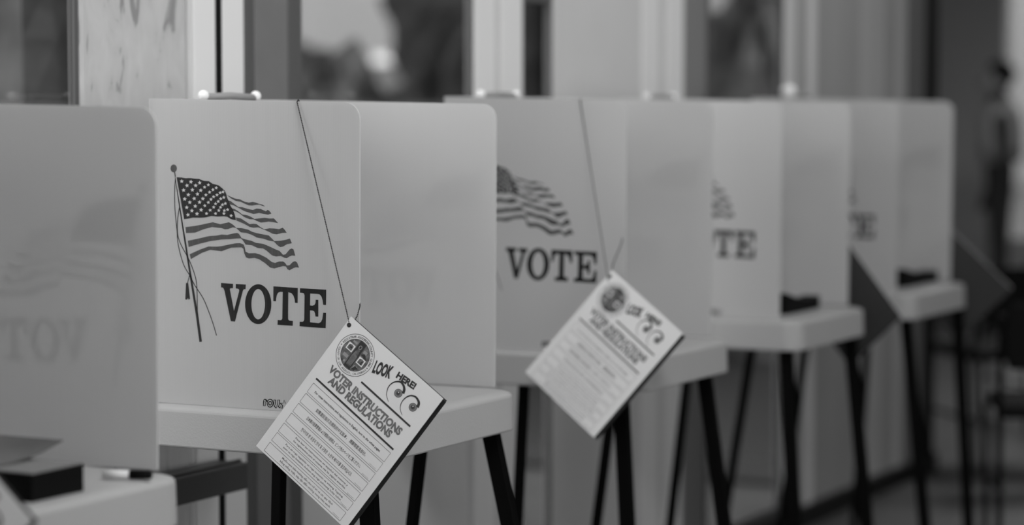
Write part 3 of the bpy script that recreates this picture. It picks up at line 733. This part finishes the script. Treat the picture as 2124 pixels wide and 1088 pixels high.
# ------------------------------------------------------------------ black chair past the end of the row
def chair(x, y, rz, label):
    root = empty('stacking_chair', (x, y, 0), rz); tag(root, label, 'chair')
    mf = mat('chair_fabric', .010, rough=.85, spec=.1); 
    b = MB(); b.box(-.23, .23, -.22, .22, .43, .475); bevel(b.build('seat', mf, root), .015, 3)
    b = MB(); rings = []
    for k in range(7):
        t = k / 6; a_ = .225 - .05 * abs(t - .5) ** 2 * 4 * .3
        rings.append([(-a_, -.235 - .05 * t, .59 + .22 * t), (a_, -.235 - .05 * t, .59 + .22 * t), (a_, -.205 - .05 * t, .59 + .22 * t), (-a_, -.205 - .05 * t, .59 + .22 * t)])
    b.loft(rings); bevel(b.build('backrest', mf, root), .012, 3)
    for sx in (-1, 1):
        b = MB(); b.tube([(sx * .235, .20, 0), (sx * .235, .19, .44)], .011); b.build('leg', M_LEG, root)
        b = MB(); b.tube([(sx * .235, -.25, 0), (sx * .235, -.20, .44), (sx * .235, -.23, .60), (sx * .235, -.262, .77)], .011); b.build('leg', M_LEG, root)
        b = MB(); b.tube([(sx * .235, .19, .20), (sx * .235, -.22, .20)], .008); b.build('stretcher', M_LEG, root)
    return root
cp = on(2145, 850, 2, 0.45)
chair(cp.x + .06, cp.y + .16, R(YAW - 6), 'black fabric stacking chair at the right edge, nearest beyond the last booth')
for px, zz, lab in ((2085, 9.4, 'added black stacking chair partly hidden behind the nearest black chair, under the person'), (2180, 10.6, 'added black stacking chair farthest back at the right edge, near the bright window')):
    d = ray(px, 600); q = CAM + d * zz
    chair(q.x, q.y, R(YAW + 14), lab)  # chairs added to deepen the dark mass at the right edge

# ------------------------------------------------------------------ person far behind, side view facing left
def person():
    P = on(2075, 300, 1, 14.2); root = empty('person', (P.x, P.y, 0), R(YAW - 12))
    tag(root, 'person in dark clothes with a grey top standing side on, far behind the chair', 'person')
    def skin(name, J, E, m, sub=2):
        me = bpy.data.meshes.new(name); me.from_pydata([j[:3] for j in J], E, []); o = bpy.data.objects.new(name, me); COL.objects.link(o); o.parent = root
        sk = o.modifiers.new('skin', 'SKIN'); 
        for i, j in enumerate(J): me.skin_vertices[0].data[i].radius = (j[3], j[4] if len(j) > 4 else j[3]) if me.skin_vertices else (0, 0)
        ss = o.modifiers.new('sub', 'SUBSURF'); ss.levels = sub; ss.render_levels = sub; me.materials.append(m); return o
    # body: head looks along -x (left in the picture)
    J = [(0, 0, .96, .13, .17), (0, 0, 1.15, .11, .15), (.01, 0, 1.36, .12, .18), (0, 0, 1.47, .06, .06), (-.02, 0, 1.55, .055, .055), (-.03, 0, 1.63, .085, .075), (-.02, 0, 1.70, .06, .06),
         (.01, .19, 1.38, .05), (.03, .23, 1.12, .042), (-.08, .20, .90, .032), (-.11, .19, .82, .028),
         (.01, -.19, 1.38, .05), (.03, -.23, 1.12, .042), (-.08, -.20, .90, .032), (-.11, -.19, .82, .028),
         (0, .09, .86, .085), (0, .10, .50, .058), (.02, .10, .08, .042), (-.12, .10, .035, .035),
         (0, -.09, .86, .085), (0, -.10, .50, .058), (.02, -.10, .08, .042), (-.12, -.10, .035, .035)]
    E_ = [(0,1),(1,2),(2,3),(3,4),(4,5),(5,6),(2,7),(7,8),(8,9),(9,10),(2,11),(11,12),(12,13),(13,14),(0,15),(15,16),(16,17),(17,18),(0,19),(19,20),(20,21),(21,22)]
    me = bpy.data.meshes.new('body'); me.from_pydata([j[:3] for j in J], E_, []); o = bpy.data.objects.new('body', me); COL.objects.link(o); o.parent = root
    o.modifiers.new('skin', 'SKIN')
    bpy.context.view_layer.update()
    if not me.skin_vertices:
        bpy.context.view_layer.objects.active = o; o.select_set(True)
        try: bpy.ops.mesh.customdata_skin_add()
        except Exception: pass
    for i, j in enumerate(J): me.skin_vertices[0].data[i].radius = (j[3], j[4] if len(j) > 4 else j[3])
    me.skin_vertices[0].data[0].use_root = True
    ss = o.modifiers.new('sub', 'SUBSURF'); ss.levels = 2; ss.render_levels = 2
    me.materials.append(mat('dark_clothing', .02, rough=.9))
    b = MB(); b.ball((-.035, 0, 1.625), .088, .072, .105, 16, 12); b.ball((-.128, 0, 1.61), .018, .012, .02, 8, 6)
    for s in (-1, 1): b.ball((-.03, s * .073, 1.61), .016, .008, .026, 8, 6)
    hd = b.build('face', mat('skin', .22), root)
    b = MB(); b.ball((.0, 0, 1.665), .092, .082, .088, 16, 12); b.build('hair', mat('dark_hair', .008, rough=.8), root)
    b = MB(); rg = []
    for z, rx, ry in ((1.12, .13, .19), (1.25, .135, .20), (1.38, .13, .215), (1.45, .09, .15), (1.50, .062, .065)):
        rg.append([(.01 + rx * math.cos(t), ry * math.sin(t), z) for t in [2 * math.pi * k / 20 for k in range(20)]])
    b.loft(rg, smooth=True); b.build('grey_top', mat('grey_jersey', .32, rough=.9), root)
person()
